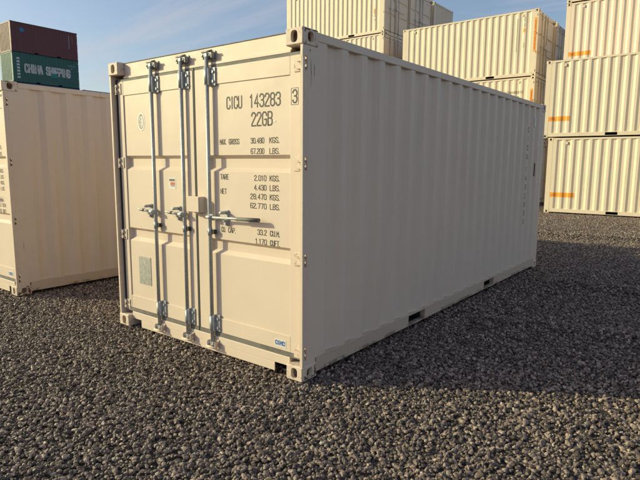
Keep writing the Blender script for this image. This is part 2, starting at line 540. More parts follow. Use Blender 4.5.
    P.append(('header', mb.mesh('header', M['paint']), []))
    mb = MB(); mb.box(.1635, W-.1635, .0705, .17, H-.0098, H-.004); P.append(('header_edge', mb.mesh('header_edge', M['rusty']), []))
    mb = MB()
    mb.box(.1625, W-.1625, .047, .16, .078, .150, .004)
    mb.box(.31, 2.115, .0475, .056, .006, .0775, .002)
    P.append(('door_sill', mb.mesh('door_sill', M['paint']), []))
    # doors
    rods = {0: (.640, 1.064), 1: (1.398,)}
    for di, (xa, xb, s0, s1) in enumerate(((.066, 1.185, .150, 1.085), (1.211, W-.066, 1.345, 2.272))):
        za, zb, zl, zh = .188, 2.418, .318, 2.285
        mb = MB()
        mb.box(xa, s0, SY, .10, za, zb, .003)
        mb.box(s1, xb, SY, .10, za, zb, .003)
        mb.box(s0+.0005, s1-.0005, SY+.0015, .10, zh, zb-.0005, .002)
        mb.box(s0+.0005, s1-.0005, SY+.0015, .10, za+.0005, zl, .002)
        z = zl
        for (g0, g1, g2, g3) in GROOVES:
            mb.poly([(s0, PY, z), (s1, PY, z), (s1, PY, g0), (s0, PY, g0)])
            e = .016; F = PY+GD
            o = [(s0, PY, g0), (s1, PY, g0), (s1, PY, g3), (s0, PY, g3)]
            i = [(s0+e, F, g1), (s1-e, F, g1), (s1-e, F, g2), (s0+e, F, g2)]
            mb.poly(i)
            for k in range(4):
                mb.poly([o[k], o[(k+1) % 4], i[(k+1) % 4], i[k]])
            z = g3
        mb.poly([(s0, PY, z), (s1, PY, z), (s1, PY, zh), (s0, PY, zh)])
        subs = []
        me = mb.mesh('door', M['door'], recalc=False)
        g = MB()
        g.box(xa-.0055, xb+.0055, .060, .075, zb+.001, zb+.022)
        subs.append(('gasket', g.mesh('gasket', M['grey_rubber'])))
        g = MB(); g.box(xa-.0055, xb+.0055, .052, .075, za-.036, za-.001)
        subs.append(('gasket', g.mesh('gasket', M['grey_rubber'])))
        g = MB(); ga, gb = (.0312, xa-.0006) if di == 0 else (xb+.0006, W-.0312)
        g.box(ga, gb, .0565, .115, za-.03, zb+.02)
        subs.append(('gasket', g.mesh('gasket', M['rubber'])))
        if di == 1:
            g = MB(); g.box(1.1855, 1.2105, .0535, .10, za, zb)
            subs.append(('gasket', g.mesh('gasket', M['rubber'])))
        # hinges
        xo, s = (0, 1) if di == 0 else (W, -1)
        for hz in HINGE_Z:
            h = MB()
            X = lambda a, b: (min(xo+s*a, xo+s*b), max(xo+s*a, xo+s*b))
            h.box(*X(.062, .124), SY-.007, SY-.0005, hz-.052, hz+.052, .003)
            h.box(*X(.034, .082), SY-.026, SY-.0075, hz-.040, hz-.012, .004)
            h.box(*X(.034, .082), SY-.026, SY-.0075, hz+.012, hz+.040, .004)
            h.box(*X(.008, .033), SY-.030, SY-.006, hz-.011, hz+.011, .004)
            h.tube((xo+s*.028, SY-.016, hz-.046), (xo+s*.028, SY-.016, hz+.046), .009, n=10)
            subs.append(('hinge', h.mesh('hinge', M['fitting'])))
        for rx in rods[di]:
            r = MB()
            r.tube((rx, ROD_Y, .085), (rx, ROD_Y, 2.515), .0168, n=18)
            for zc, sg in ((.085, 1), (2.515, -1)):     # cam heads
                r.box(rx-.022, rx+.024, ROD_Y-.016, ROD_Y+.022, zc-.018, zc+.016, .005)
                r.box(rx+.018, rx+.046, ROD_Y-.004, ROD_Y+.024, zc-.012, zc+.010, .004)
                r.tube((rx-.02, ROD_Y-.012, zc), (rx-.034, ROD_Y-.02, zc+.012*sg), .008, n=8)
            r.tube((rx, ROD_Y, .20), (rx, ROD_Y, .33),   .0225, n=18); r.tube((rx, ROD_Y, 2.285), (rx, ROD_Y, 2.425),   .0225, n=18)
            r.tube((rx, ROD_Y, 1.04), (rx, ROD_Y, 1.10), .0205, n=18)
            subs.append(('locking_bar', r.mesh('locking_bar', M['galv'])))
            for b0, b1 in ((.195, .345), (2.272, 2.418)):
                b = MB()
                b.box(rx+.018, rx+.082, SY-.010, SY-.0003, b0, b1, .003)
                b.box(rx-.060, rx-.018, SY-.010, SY-.0003, b0+.01, b1-.01, .003)
                b.box(rx+.018, rx+.030, ROD_Y-.010, SY-.0095, b0+.004, b1-.004, .002)
                b.box(rx-.030, rx-.018, ROD_Y-.010, SY-.0095, b0+.012, b1-.012, .002)
                for zz in (b0+.035, b1-.035):
                    b.tube((rx+.056, SY-.020, zz), (rx+.056, SY-.0095, zz), .0125, n=6)
                subs.append(('bar_bracket', b.mesh('bar_bracket', M['galv'])))
            b = MB()
            b.box(rx+.016, rx+.054, ROD_Y-.004, SY-.0003, 1.052, 1.088, .003)
            b.tube((rx-.030, ROD_Y-.002, 1.07), (rx+.016, ROD_Y-.002, 1.07), .007, n=8)
            subs.append(('bar_guide', b.mesh('bar_guide', M['rubber'])))
            # handle
            hm = MB(); hz = 1.196; sg = -1 if di == 0 else 1
            ln = .265 if di == 0 else .595
            hm.box(min(rx+sg*.012, rx+sg*.062), max(rx+sg*.012, rx+sg*.062), ROD_Y-.020, ROD_Y+.006, hz-.026, hz+.026, .005)
            hm.tube((rx-sg*.008, ROD_Y-.026, hz), (rx+sg*.05, ROD_Y-.026, hz), .016, n=12)
            hm.tube((rx+sg*.05, ROD_Y-.022, hz), (rx+sg*ln*.92, ROD_Y-.020, hz+.012), .0105, n=12)
            subs.append(('handle', hm.mesh('handle', M['galv'])))
            if di == 1:
                gp = MB(); gp.tube((rx+.36, ROD_Y-.021, hz+.007), (rx+ln, ROD_Y-.020, hz+.013), .0165, n=14)
                subs.append(('handle_grip', gp.mesh('handle_grip', M['grip'])))
            else:
                gp = MB(); gp.tube((rx-.145, ROD_Y-.021, hz+.007), (rx-.205, ROD_Y-.021, hz+.009), .014, n=12)
                subs.append(('handle_sleeve', gp.mesh('handle_sleeve', M['steel'])))
            k = MB(); kx = rx+sg*(.175 if di else .115)
            k.box(kx-.022, kx+.022, SY-.006, PY-.0003, hz-.062, hz+.066, .003)
            k.box(kx-.011, kx+.011, ROD_Y-.008, SY-.0055, hz-.030, hz-.015, .003)
            k.tube((kx, SY-.006, hz-.048), (kx, SY-.022, hz-.048), .013, n=10)
            k.tube((kx, SY-.006, hz+.046), (kx+.004, ROD_Y-.038, hz+.046), .014, n=10)
            k.tube((kx-.012, ROD_Y-.036, hz+.046), (kx+.018, ROD_Y-.036, hz+.046), .010, n=8)
            subs.append(('handle_catch', k.mesh('handle_catch', M['galv'])))
        if di == 1:
            b = MB()
            b.box(1.142, 1.305, -.012, -.0005, 1.228, 1.362, .005)
            b.box(1.1425, 1.150, -.0007, SY-.014, 1.2285, 1.3615)
            b.box(1.297, 1.3045, -.0007, SY-.0005, 1.2285, 1.3615)
            b.box(1.1505, 1.2965, -.0007, SY-.014, 1.3545, 1.3615)
            b.box(1.1505, 1.2965, -.0007, SY-.014, 1.2285, 1.2355)
            b.tube((1.24, .02, 1.205), (1.24, .02, 1.2284), .014, n=10)
            subs.append(('lock_box', b.mesh('lock_box', M['door'])))
        P.append(('door', me, subs))
    for rx in (.640, 1.064, 1.398):
        for zc, y1, sg in ((.085, .0465, 1), (2.515, .0715, -1)):
            k = MB()
            k.box(rx-.050, rx+.070, y1-.008, y1, zc-.046, zc+.036, .003)
            k.box(rx-.048, rx-.030, y1-.050, y1-.0075, zc-.030, zc+.026, .006)
            k.box(rx+.050, rx+.068, y1-.046, y1-.0075, zc-.030, zc+.026, .006)
            k.tube((rx-.05, y1-.045, zc-.028*sg), (rx+.07, y1-.045, zc-.028*sg), .010, n=8)
            P.append(('bar_keeper', k.mesh('bar_keeper', M['steel'] if sg < 0 else M['fitting']), []))
    return P

M['rusty'] = plain('rusty_edge', (0.20, 0.125, 0.075), rough=.8, var=.5, scale=14)
PARTS = make_parts()
LITE = ('hinge', 'bar_bracket', 'bar_guide', 'handle_catch', 'handle_grip', 'handle_sleeve')

def place(name, label, loc, rz=0.0, group=None, full=False, color=None, category='shipping container'):
    root = bpy.data.objects.new(name, None)
    COL.objects.link(root)
    root.empty_display_size = .3
    root.location = loc; root.rotation_euler = (0, 0, rz)
    root['label'] = label; root['category'] = category
    if group: root['group'] = group
    def recol(o, nm):
        if color is None: return
        if o.data.materials[0] in (M['galv'], M['rubber'], M['grey_rubber'], M['hole'], M['steel'], M['grip']): return
        o.material_slots[0].link = 'OBJECT'
        o.material_slots[0].material = color[1] if nm == 'corner_fitting' else color[0]
    doors = []
    for nm, me, subs in PARTS:
        if not full and nm in ('bar_keeper',): continue
        o = link(me, nm, root); recol(o, nm)
        if nm == 'door': doors.append(o)
        for sn, sm in subs:
            if not full and sn in LITE: continue
            s = link(sm, sn, o); recol(s, sn)
    return root, doors

# lettering and stickers on the doors ------------------------------------------------
def lettering(door, rows, yoff, mat='ink'):
    for (txt, x0, x1, z, h, th) in rows:
        mb = MB(); text_mb(mb, txt, x0, x1, z, h, lambda u, v, d: (u, yoff-d, v), th)
        mb.build('lettering', M[mat], door, recalc=False)

YT = PY-.0012
BIG = [("CICU", 1.594, 1.762, 2.081, .090, .0056), ("143283", 1.856, 2.168, 2.079, .092, .0056), ("22GB", 1.872, 2.086, 1.937, .098, .0056)]
hh = .040; t2 = .0028
SMALL = []
def row(z, n, x0, unit, x1=2.020):
    SMALL.append((n, x0, x1, z, hh, t2)); SMALL.append((unit, 2.060, 2.160, z, hh, t2))
SMALL.append(("MAX.", 1.503, 1.578, 1.800, hh, t2)); SMALL.append(("GROSS", 1.611, 1.728, 1.800, hh, t2))
row(1.803, "30.480", 1.860, "KGS.", 2.0); row(1.722, "67.200", 1.860, "LBS.", 2.0)
SMALL.append(("TARE", 1.503, 1.598, 1.516, hh, t2)); SMALL.append(("NET", 1.500, 1.570, 1.397, hh, t2))
row(1.514, "2.010", 1.895, "KGS."); row(1.440, "4.430", 1.892, "LBS."); row(1.368, "28.470", 1.850, "KGS."); row(1.295, "62.770", 1.848, "LBS.")
SMALL.append(("CU.", 1.503, 1.552, 1.076, hh, t2)); SMALL.append(("CAP.", 1.585, 1.672, 1.076, hh, t2))
row(1.087, "33.2", 1.925, "CU.M."); row(1.012, "1.170", 1.900, "CUFT.")

def door_marks(doors, big=True):
    dl, dr = doors
    lettering(dr, SMALL, YT)
    if big:
        lettering(dr, BIG, YT)
        lettering(dr, [("3", 2.300, 2.338, 2.086, .088, .0056)], SY-.001)
        mb = MB()
        for a in ((2.283, 2.286, 2.070, 2.190), (2.350, 2.353, 2.070, 2.190), (2.2862, 2.3498, 2.070, 2.073), (2.2862, 2.3498, 2.187, 2.190)):
            mb.box(a[0], a[1], SY-.0011, SY-.0002, a[2], a[3])
        mb.build('lettering_border', M['ink'], dr)
        mb = MB(); mb.box(2.098, 2.125, YT-.0006, YT+.001, 1.955, 1.970); st = mb.build('sticker', M['white'], dr)
    # maker's sticker
    mb = MB(); mb.box(2.108, 2.228, SY-.0004, SY+.0010, .213, .272); mb.build('sticker', M['white'], dr)
    mb = MB(); text_mb(mb, "CIMC", 2.120, 2.214, .229, .030, lambda u, v, d: (u, SY-.0010-d, v), .0048); mb.build('lettering', M['blue_print'], dr, recalc=False)
    # classification oval
    mb = MB(); cx, cz = .416, 2.030
    el = lambda a, b, n=28: [(cx+a*math.cos(2*math.pi*k/n), cz+b*math.sin(2*math.pi*k/n)) for k in range(n)]
    mb.prism([(p[0], p[1]) for p in el(.058, .088)], 1, PY-.0016, PY-.0004); mb.build('sticker', M['white'], dl)
    mb = MB(); o, i = el(.041, .068), el(.033, .058)
    for k in range(28):
        k2 = (k+1) % 28
        mb.poly([(o[k][0], PY-.0020, o[k][1]), (o[k2][0], PY-.0020, o[k2][1]), (i[k2][0], PY-.0020, i[k2][1]), (i[k][0], PY-.0020, i[k][1])])
    rnd = random.Random(3)
    for k in range(9):
        zz = cz-.05+k*.0125; hw = .031*math.sqrt(max(0, 1-((zz-cz)/.06)**2))
        a = -hw+rnd.random()*.012; b = a+hw*(.5+rnd.random())
        mb.poly([(cx+a, PY-.0021, zz), (cx+min(b, hw), PY-.0021, zz+.003), (cx+min(b, hw), PY-.0021, zz+.009), (cx+a, PY-.0021, zz+.007)])
    mb.build('emblem', M['brown_print'], dl, recalc=False)
    # notice sticker
    mb = MB(); mb.box(.806, .906, PY-.0016, PY-.0004, 1.414, 1.512); mb.build('sticker', M['white'], dl)
    mb = MB()
    for k in range(6): mb.box(.816+k*.0135, .826+k*.0135, PY-.0022, PY-.0016, 1.482, 1.503)
    for zz in (1.442, 1.434): mb.box(.832, .892, PY-.0022, PY-.0016, zz, zz+.004)
    mb.build('sticker_print', M['ink'], dl)['kind'] = 'stuff'
    mb = MB(); mb.box(.830, .894, PY-.0022, PY-.0016, 1.449, 1.474); mb.build('sticker_print', M['red_print'], dl)
    # data plate
    mb = MB(); mb.box(.292, .486, PY-.004, PY-.0004, .456, .734, .001); mb.build('data_plate', M['grey_plate'], dl)
    mb = MB()
    zz = .715
    while zz > .47:
        x = .302
        while x < .47:
            wd = .008+rnd.random()*.03
            if rnd.random() < .75: mb.box(x, min(x+wd, .476), PY-.0046, PY-.0040, zz-.0035, zz)
            x += wd+.006
        zz -= .0125+rnd.random()*.004
    mb.box(.440, .460, PY-.0050, PY-.0040, .605, .613)
    mb.build('plate_print', plain('plate_engraving', (0.26, 0.255, 0.245), rough=.6), dl)['kind'] = 'stuff'
    mb = MB(); mb.box(.366, .392, PY-.002, PY-.0004, .742, .754); mb.build('sticker', M['white'], dl)

# ------------------------------------------------------------------ ground
GX = sorted(set([round(v, 3) for v in np.concatenate([np.arange(-9, 10, .14), np.array([-600, -300, -150, -90, -60, -45, -32, -24, -18, -14, -11, 12, 15, 20, 28, 40, 70, 150, 300, 600])])]))
GY = sorted(set([round(v, 3) for v in np.concatenate([np.arange(-5, 18, .14), np.array([-600, -300, -120, -60, -30, -16, -10, -7, 20, 23, 27, 33, 45, 70, 120, 300, 600])])]))
def gz(x, y):
    base = -0.022
    v = mnoise.noise(Vector((x*.55, y*.55, 3.1)))*.022 + mnoise.noise(Vector((x*1.7, y*1.7, 8.3)))*.012
    # wheel-pushed ridges in the shaded yard
    def ridge(px, py, qx, qy, hgt, wd):
        d = Vector((qx-px, qy-py)); ln = d.length; d /= ln
        rx, ry = x-px, y-py
        t = rx*d.x+ry*d.y; s = abs(-rx*d.y+ry*d.x)
        fade = max(0, min(1, (t+.4)/.6))*max(0, min(1, (ln-t+.4)/.6))
        return hgt*math.exp(-(s/wd)**2)*fade
    v += ridge(2.9, 2.55, 5.4, 3.1, .045, .16) + ridge(2.8, 5.0, 5.5, 5.2, .05, .2) + ridge(-.6, 10.5, 6, 10.9, .06, .25)
    dx = max(0-x, 0, x-W); dy = max(0-y, 0, y-L)
    k = min(1, math.hypot(dx, dy)/.5)
    dx = max(-1.98-W-x, 0, x+1.98); dy = max(-.16-y, 0, y-L)
    k = min(k, math.hypot(dx, dy)/.5)
    far = 1 if (-9 <= x <= 10 and -5 <= y <= 17) else 0
    far *= max(0, min(1, (16.3-y)/1.0))
    return base+v*max(k, 0)*far
mb = MB()
nx = len(GX)
verts = [(x, y, gz(x, y)) for y in GY for x in GX]
faces = [(j*nx+i, j*nx+i+1, (j+1)*nx+i+1, (j+1)*nx+i) for j in range(len(GY)-1) for i in range(nx-1)]
me = bpy.data.meshes.new('ground'); me.from_pydata(verts, [], faces)
me.polygons.foreach_set('use_smooth', [True]*len(faces))
ground = bpy.data.objects.new('ground', me); COL.objects.link(ground); ground['kind'] = 'structure'
def ground_mat():
    mt, t, b = new_mat('gravel_bed')
    geo = N(t, 'ShaderNodeNewGeometry'); v = geo.outputs['Position']
    vo = N(t, 'ShaderNodeTexVoronoi'); vo.inputs['Scale'].default_value = 26
    t.links.new(v, vo.inputs['Vector'])
    sp = N(t, 'ShaderNodeSeparateColor'); t.links.new(vo.outputs['Color'], sp.inputs[0])
    base = mixcol(t, sp.outputs[0], (0.025, 0.020, 0.018), (0.13, 0.10, 0.08))
    k = noise_mask(t, v, 0.6, .4, .65)
    base = mixcol(t, k, base, (0.075, 0.066, 0.056), .5)
    dk = N(t, 'ShaderNodeMapRange'); t.links.new(vo.outputs['Distance'], dk.inputs['Value'])
    dk.inputs['From Min'].default_value = .35; dk.inputs['From Max'].default_value = .75
    base = mixcol(t, dk.outputs[0], base, (0.03, 0.026, 0.022))
    t.links.new(base, b.inputs['Base Color'])
    b.inputs['Roughness'].default_value = .9
    bp = N(t, 'ShaderNodeBump'); bp.invert = True; bp.inputs['Strength'].default_value = 1; bp.inputs['Distance'].default_value = .03
    t.links.new(vo.outputs['Distance'], bp.inputs['Height']); t.links.new(bp.outputs[0], b.inputs['Normal'])
    return mt
me.materials.append(ground_mat())

def stone_mat():
    mt, t, b = new_mat('gravel_stone')
    oi = N(t, 'ShaderNodeObjectInfo'); geo = N(t, 'ShaderNodeNewGeometry')
    rp = N(t, 'ShaderNodeValToRGB'); t.links.new(oi.outputs['Random'], rp.inputs[0])
    e = rp.color_ramp.elements
    e[0].position = 0; e[0].color = (0.034, 0.027, 0.024, 1)
    e[1].position = .99; e[1].color = (0.26, 0.225, 0.18, 1)
    for p, cc in ((.3, (0.100, 0.071, 0.061)), (.6, (0.205, 0.152, 0.128)), (.85, (0.36, 0.27, 0.22)), (.985, (0.50, 0.385, 0.31)), (.9985, (0.5, 0.46, 0.40))):
        n = e.new(p); n.color = cc+(1,)
    v = geo.outputs['Position']
    k = noise_mask(t, v, 55, .35, .7, detail=5)
    mxx = N(t, 'ShaderNodeMix', data_type='RGBA', blend_type='MULTIPLY'); mxx.inputs[0].default_value = 1
    t.links.new(rp.outputs[0], mxx.inputs[6])
    t.links.new(mixcol(t, k, (.72, .71, .70), (1.15, 1.13, 1.1)), mxx.inputs[7])
    # large damp / dusty patches in the yard
    k2 = noise_mask(t, v, .45, .38, .66, detail=3)
    base = mixcol(t, k2, mxx.outputs[2], (0.21, 0.16, 0.135), .3)
    t.links.new(base, b.inputs['Base Color'])
    b.inputs['Roughness'].default_value = .55
    n2 = N(t, 'ShaderNodeTexNoise'); n2.inputs['Scale'].default_value = 220; n2.inputs['Detail'].default_value = 3
    t.links.new(v, n2.inputs['Vector'])
    bp = N(t, 'ShaderNodeBump'); bp.inputs['Strength'].default_value = .4; bp.inputs['Distance'].default_value = .003
    t.links.new(n2.outputs['Fac'], bp.inputs['Height']); t.links.new(bp.outputs[0], b.inputs['Normal'])
    return mt
M['stone'] = stone_mat()

def gravel_group(name, density, smin, smax, sub, seed, zoff):
    g = bpy.data.node_groups.new(name, 'GeometryNodeTree')
    g.interface.new_socket('Geometry', in_out='INPUT', socket_type='NodeSocketGeometry')
    g.interface.new_socket('Geometry', in_out='OUTPUT', socket_type='NodeSocketGeometry')
    gi = N(g, 'NodeGroupInput'); go = N(g, 'NodeGroupOutput')
    dp = N(g, 'GeometryNodeDistributePointsOnFaces', distribute_method='RANDOM')
    dp.inputs['Density'].default_value = density; dp.inputs['Seed'].default_value = seed
    g.links.new(gi.outputs[0], dp.inputs['Mesh'])
    jn = N(g, 'GeometryNodeJoinGeometry')
    for k in range(9):
        ic = N(g, 'GeometryNodeMeshIcoSphere'); ic.inputs['Radius'].default_value = 1; ic.inputs['Subdivisions'].default_value = sub if k % 3 else 1
        sp = N(g, 'GeometryNodeSetPosition')
        ps = N(g, 'GeometryNodeInputPosition')
        nz = N(g, 'ShaderNodeTexNoise', noise_dimensions='4D'); nz.inputs['Scale'].default_value = .75; nz.inputs['W'].default_value = k*3.7+seed
        nz.inputs['Detail'].default_value = 2.5; nz.inputs['Roughness'].default_value = .6
        g.links.new(ps.outputs[0], nz.inputs['Vector'])
        sb = N(g, 'ShaderNodeVectorMath', operation='SUBTRACT'); sb.inputs[1].default_value = (.5, .5, .5)
        g.links.new(nz.outputs['Color'], sb.inputs[0])
        ml = N(g, 'ShaderNodeVectorMath', operation='SCALE'); ml.inputs['Scale'].default_value = 1.9
        g.links.new(sb.outputs[0], ml.inputs[0])
        g.links.new(ic.outputs['Mesh'], sp.inputs['Geometry']); g.links.new(ml.outputs[0], sp.inputs['Offset'])
        tr = N(g, 'GeometryNodeTransform')
        rs = random.Random(seed*31+k)
        tr.inputs['Scale'].default_value = (.5+rs.random()*.16, .36+rs.random()*.12, .28+rs.random()*.15)
        g.links.new(sp.outputs[0], tr.inputs['Geometry'])
        ss = N(g, 'GeometryNodeSetShadeSmooth'); ss.inputs['Shade Smooth'].default_value = False
        g.links.new(tr.outputs[0], ss.inputs[0])
        sm = N(g, 'GeometryNodeSetMaterial'); sm.inputs['Material'].default_value = M['stone']
        g.links.new(ss.outputs[0], sm.inputs['Geometry'])
        gt = N(g, 'GeometryNodeGeometryToInstance')
        g.links.new(sm.outputs[0], gt.inputs[0]); g.links.new(gt.outputs[0], jn.inputs[0])
    ip = N(g, 'GeometryNodeInstanceOnPoints')
    ip.inputs['Pick Instance'].default_value = True
    g.links.new(dp.outputs['Points'], ip.inputs['Points']); g.links.new(jn.outputs[0], ip.inputs['Instance'])
    ri = N(g, 'FunctionNodeRandomValue', data_type='INT'); ri.inputs[4].default_value = 0; ri.inputs[5].default_value = 8; ri.inputs['Seed'].default_value = 5
    g.links.new(ri.outputs[2], ip.inputs['Instance Index'])
    rr = N(g, 'FunctionNodeRandomValue', data_type='FLOAT_VECTOR'); rr.inputs[0].default_value = (-.9, -.9, 0); rr.inputs[1].default_value = (.9, .9, 6.283)
    g.links.new(rr.outputs[0], ip.inputs['Rotation'])
    rf = N(g, 'FunctionNodeRandomValue', data_type='FLOAT'); rf.inputs[2].default_value = 0; rf.inputs[3].default_value = 1; rf.inputs['Seed'].default_value = 9
    pw = N(g, 'ShaderNodeMath', operation='POWER'); pw.inputs[1].default_value = 2.0; g.links.new(rf.outputs[1], pw.inputs[0])
    mr = N(g, 'ShaderNodeMapRange'); mr.inputs['To Min'].default_value = smin; mr.inputs['To Max'].default_value = smax
    g.links.new(pw.outputs[0], mr.inputs['Value']); g.links.new(mr.outputs[0], ip.inputs['Scale'])
    st = N(g, 'GeometryNodeSetPosition')
    ro = N(g, 'FunctionNodeRandomValue', data_type='FLOAT_VECTOR'); ro.inputs[0].default_value = (0, 0, zoff-.014); ro.inputs[1].default_value = (0, 0, zoff+.014); ro.inputs['Seed'].default_value = 3
    g.links.new(ip.outputs[0], st.inputs['Geometry']); g.links.new(ro.outputs[0], st.inputs['Offset'])
    g.links.new(st.outputs[0], go.inputs[0])
    return g

def gravel(name, label, keep, density, smin, smax, sub, seed, zoff):
    """keep(x, y) picks the ground cells that carry loose stones"""
    vv = []; ff = []
    for fc in faces:
        cx = sum(verts[i][0] for i in fc)/4; cy = sum(verts[i][1] for i in fc)/4
        if not keep(cx, cy): continue
        i = len(vv); vv += [verts[k] for k in fc]; ff.append((i, i+1, i+2, i+3))
    me = bpy.data.meshes.new(name); me.from_pydata(vv, [], ff); me.materials.append(M['stone'])
    o = bpy.data.objects.new(name, me); COL.objects.link(o)
    o['kind'] = 'stuff'; o['label'] = label; o['category'] = 'gravel'
    md = o.modifiers.new('stones', 'NODES'); md.node_group = gravel_group(name+'_nodes', density, smin, smax, sub, seed, zoff)
    return o
def under(x, y):
    return (.12 < x < W-.12 and .12 < y < L-.12) or (-1.98-W+.12 < x < -1.98-.12 and -.05 < y < 5.8)
def infield(x, y):
    return -9 <= x <= 10 and -5 <= y <= 17.9
def dcam(x, y): return math.hypot(x-CAM.x, y-CAM.y)
near = lambda x, y: infield(x, y) and not under(x, y) and dcam(x, y) < 7.2 and y > -3.6
mid = lambda x, y: infield(x, y) and not under(x, y) and dcam(x, y) >= 7.2 and -1.5 < y < 16.9 and x > -6.5
gravel('gravel', 'loose grey-brown crushed stone spread in front of the lettered container', near, 4000, .013, .038, 2, 2, .004)
gravel('gravel', 'crushed stone yard running back to the stacked containers', mid, 1700, .022, .045, 1, 4, .003)

# ------------------------------------------------------------------ the containers
main, md_ = place('shipping_container', 'beige container with black-lettered doors and three steel locking bars, standing apart on gravel', (0, 0, 0), 0, full=True)
door_marks(md_)
# number column and marks towards the far end of the shaded side
side_r = [o for o in main.children if o.name.startswith('side_wall')][1]
prof = corr_profile(0.160, L-0.165, 0.0)
def wall_out(a):
    for (a0, d0), (a1, d1) in zip(prof, prof[1:]):
        if a0 <= a <= a1: return d0+(d1-d0)*(a-a0)/(a1-a0)
    return 0
zt = 2.20
flats = [(p[0], q_[0]) for p, q_ in zip(prof, prof[1:]) if p[1] == 0 and q_[1] == 0]
ya = min(flats, key=lambda f_: abs((f_[0]+f_[1])/2-5.28))[0]+.004
for ch in "CICU1432833":
    mb = MB(); text_mb(mb, ch, ya+.01, ya+.052, zt-.07, .07, lambda u, v, d: (W-.0055-wall_out(u)+d, u, v), .005); zt -= .13 if ch != 'U' else .19
    mb.build('lettering', M['ink'], side_r, recalc=False)
mb = MB(); mb.box(W-.007, W+.004, 5.50, 5.56, 2.22, 2.36, .003); mb.build('sticker', M['white'], side_r)
mb = MB(); mb.box(W-.007, W+.003, 5.62, 5.66, 1.48, 1.68, .003); mb.build('rust_plate', plain('rusty_plate', (0.20, 0.09, 0.035), rough=.8, var=.5, scale=40), side_r)

def scuffs(parent, axis_x, spots, seed, mat, s=1):
    rs = random.Random(seed)
    for (y, z, wd, ht) in spots:
        n = 7; mb = MB(); Lp = []; Rp = []
        for k in range(n):
            t = k/(n-1); zz = z+ht*(t-.5); half = wd*.5*math.sin(math.pi*(.08+.84*t))*(.4+rs.random())
            cy = y+(rs.random()-.5)*wd*.7
            Lp.append((axis_x+s*.0008, cy-half, zz)); Rp.append((axis_x+s*.0008, cy+half, zz))
        for k in range(n-1): mb.poly([Lp[k], Rp[k], Rp[k+1], Lp[k+1]])
        mb.build('scuff_mark', mat, parent, recalc=False)
M['scuff'] = plain('bare_scuffed_steel', (0.24, 0.18, 0.14), rough=.7, var=.7, scale=60)
M['rust'] = plain('rust_scuff', (0.17, 0.075, 0.035), rough=.85, var=.5, scale=60)
pr = [o for o in main.children if o.name.startswith('corner_post')][2]
scuffs(pr, W-.004, [(.098, 2.29, .005, .20), (.135, 2.31, .006, .09), (.085, 2.44, .012, .015)], 4, M['scuff'])
ff = [o for o in main.children if o.name.startswith('corner_fitting')][4]
scuffs(ff, W, [(.035, .030, .03, .03), (.06, .018, .05, .02), (.15, .05, .03, .06), (.155, .085, .02, .04), (.12, .02, .05, .02)], 5, M['scuff'])
ff = [o for o in main.children if o.name.startswith('corner_fitting')][5]
scuffs(ff, W, [(.025, H-.018, .02, .03), (.06, H-.012, .05, .010), (.13, H-.010, .06, .008)], 6, M['rust'])
left, ld_ = place('shipping_container', 'beige container standing parallel beside the lettered one, rust-scuffed at its near corner post', (-1.98-W, -.16, 0), 0, full=True)
door_marks(ld_, big=False)
pl_ = [o for o in left.children if o.name.startswith('corner_post')][2]
scuffs(pl_, W-.004, [(.12, .62, .004, .12)], 14, M['rust'])
ff = [o for o in left.children if o.name.startswith('corner_fitting')][4]
scuffs(ff, W, [(.03, .03, .03, .04), (.15, .05, .03, .08), (.09, .015, .09, .02), (.14, .105, .05, .015)], 15, M['rust'])
ff = [o for o in left.children if o.name.startswith('corner_fitting')][5]
scuffs(ff, W, [(.155, H-.105, .02, .02), (.06, H-.012, .06, .012), (.09, H-.04, .03, .03)], 16, M['rust'])

GRP = 'cream containers stacked in rows across the yard'
CRM = (M['cream'], M['cream_fit'])
CRM2 = (paint('cream_paint_fresh', (0.70, 0.57, 0.45), dirt=0.2, wave=.4), M['cream_fit'])
CRM3 = (paint('cream_paint_weathered', (0.63, 0.515, 0.385), dirt=0.7, wave=.5, rust=.05), M['cream_fit'])
E90 = R(90)
HS = H+.004
def stack(xr, y, n, labels, color=CRM, rz=E90, group=GRP, jit=0.0, tall=0):
    res = []; zz = 0.0
    for k in range(n):
        col = color[k] if isinstance(color, list) else (random.choice((CRM, CRM, CRM2, CRM3)) if color is CRM else color)
        res.append(place('shipping_container', labels[k], (xr+random.uniform(-jit, jit), y+random.uniform(-.015, .015), zz), rz, group, color=col))
        zs = 2.896/H if k < tall else 1.0
        res[-1][0].scale = (1, 1, zs); zz += H*zs+.004
    return res

# two-high stack in front (door ends at +x)
r1 = place('shipping_container', 'cream container on the ground, lower one of the two-high stack with orange labels', (-.33+L, 16.8, 0), E90, GRP, color=CRM)
r2 = place('shipping_container', 'cream container lying upper in the two-high stack with orange labels', (-.54+L, 16.8, HS), E90, GRP, color=CRM)
q = stack(-.77+L, 19.8, 4, ['cream container at the foot of the four-high stack hidden behind the two-high one',
    'cream container second up in the four-high stack behind the two-high one',
    'cream container third up, rising just over the two-high stack, orange label low down',
    'cream container topmost in the stack behind the two-high one'])
mdl = stack(-1.76, 19.75, 3, ['cream container at the foot of the three-high stack with the tall orange label',
    'cream container second up in the three-high stack, short orange strip at its corner',
    'cream container topping the three-high stack, tall orange label down its corner post'])
mdb = stack(-1.74, 22.40, 3, ['cream container at ground level in the row behind the three-high stack with orange label',
    'cream container second up in the row behind the three-high stack with orange label',
    'cream container top of the row behind the container with tall orange label'])
lb1 = stack(-8.76, 19.62, 4, ['cream container at the foot of the four-high stack with door ends in shade',
    'cream container second up in the four-high stack with door ends in shade',
    'cream container third up, below the one whose shaded door end shows blue-grey bars',
    'cream container atop the four-high stack, sunlit ribbed side and shaded door end'])
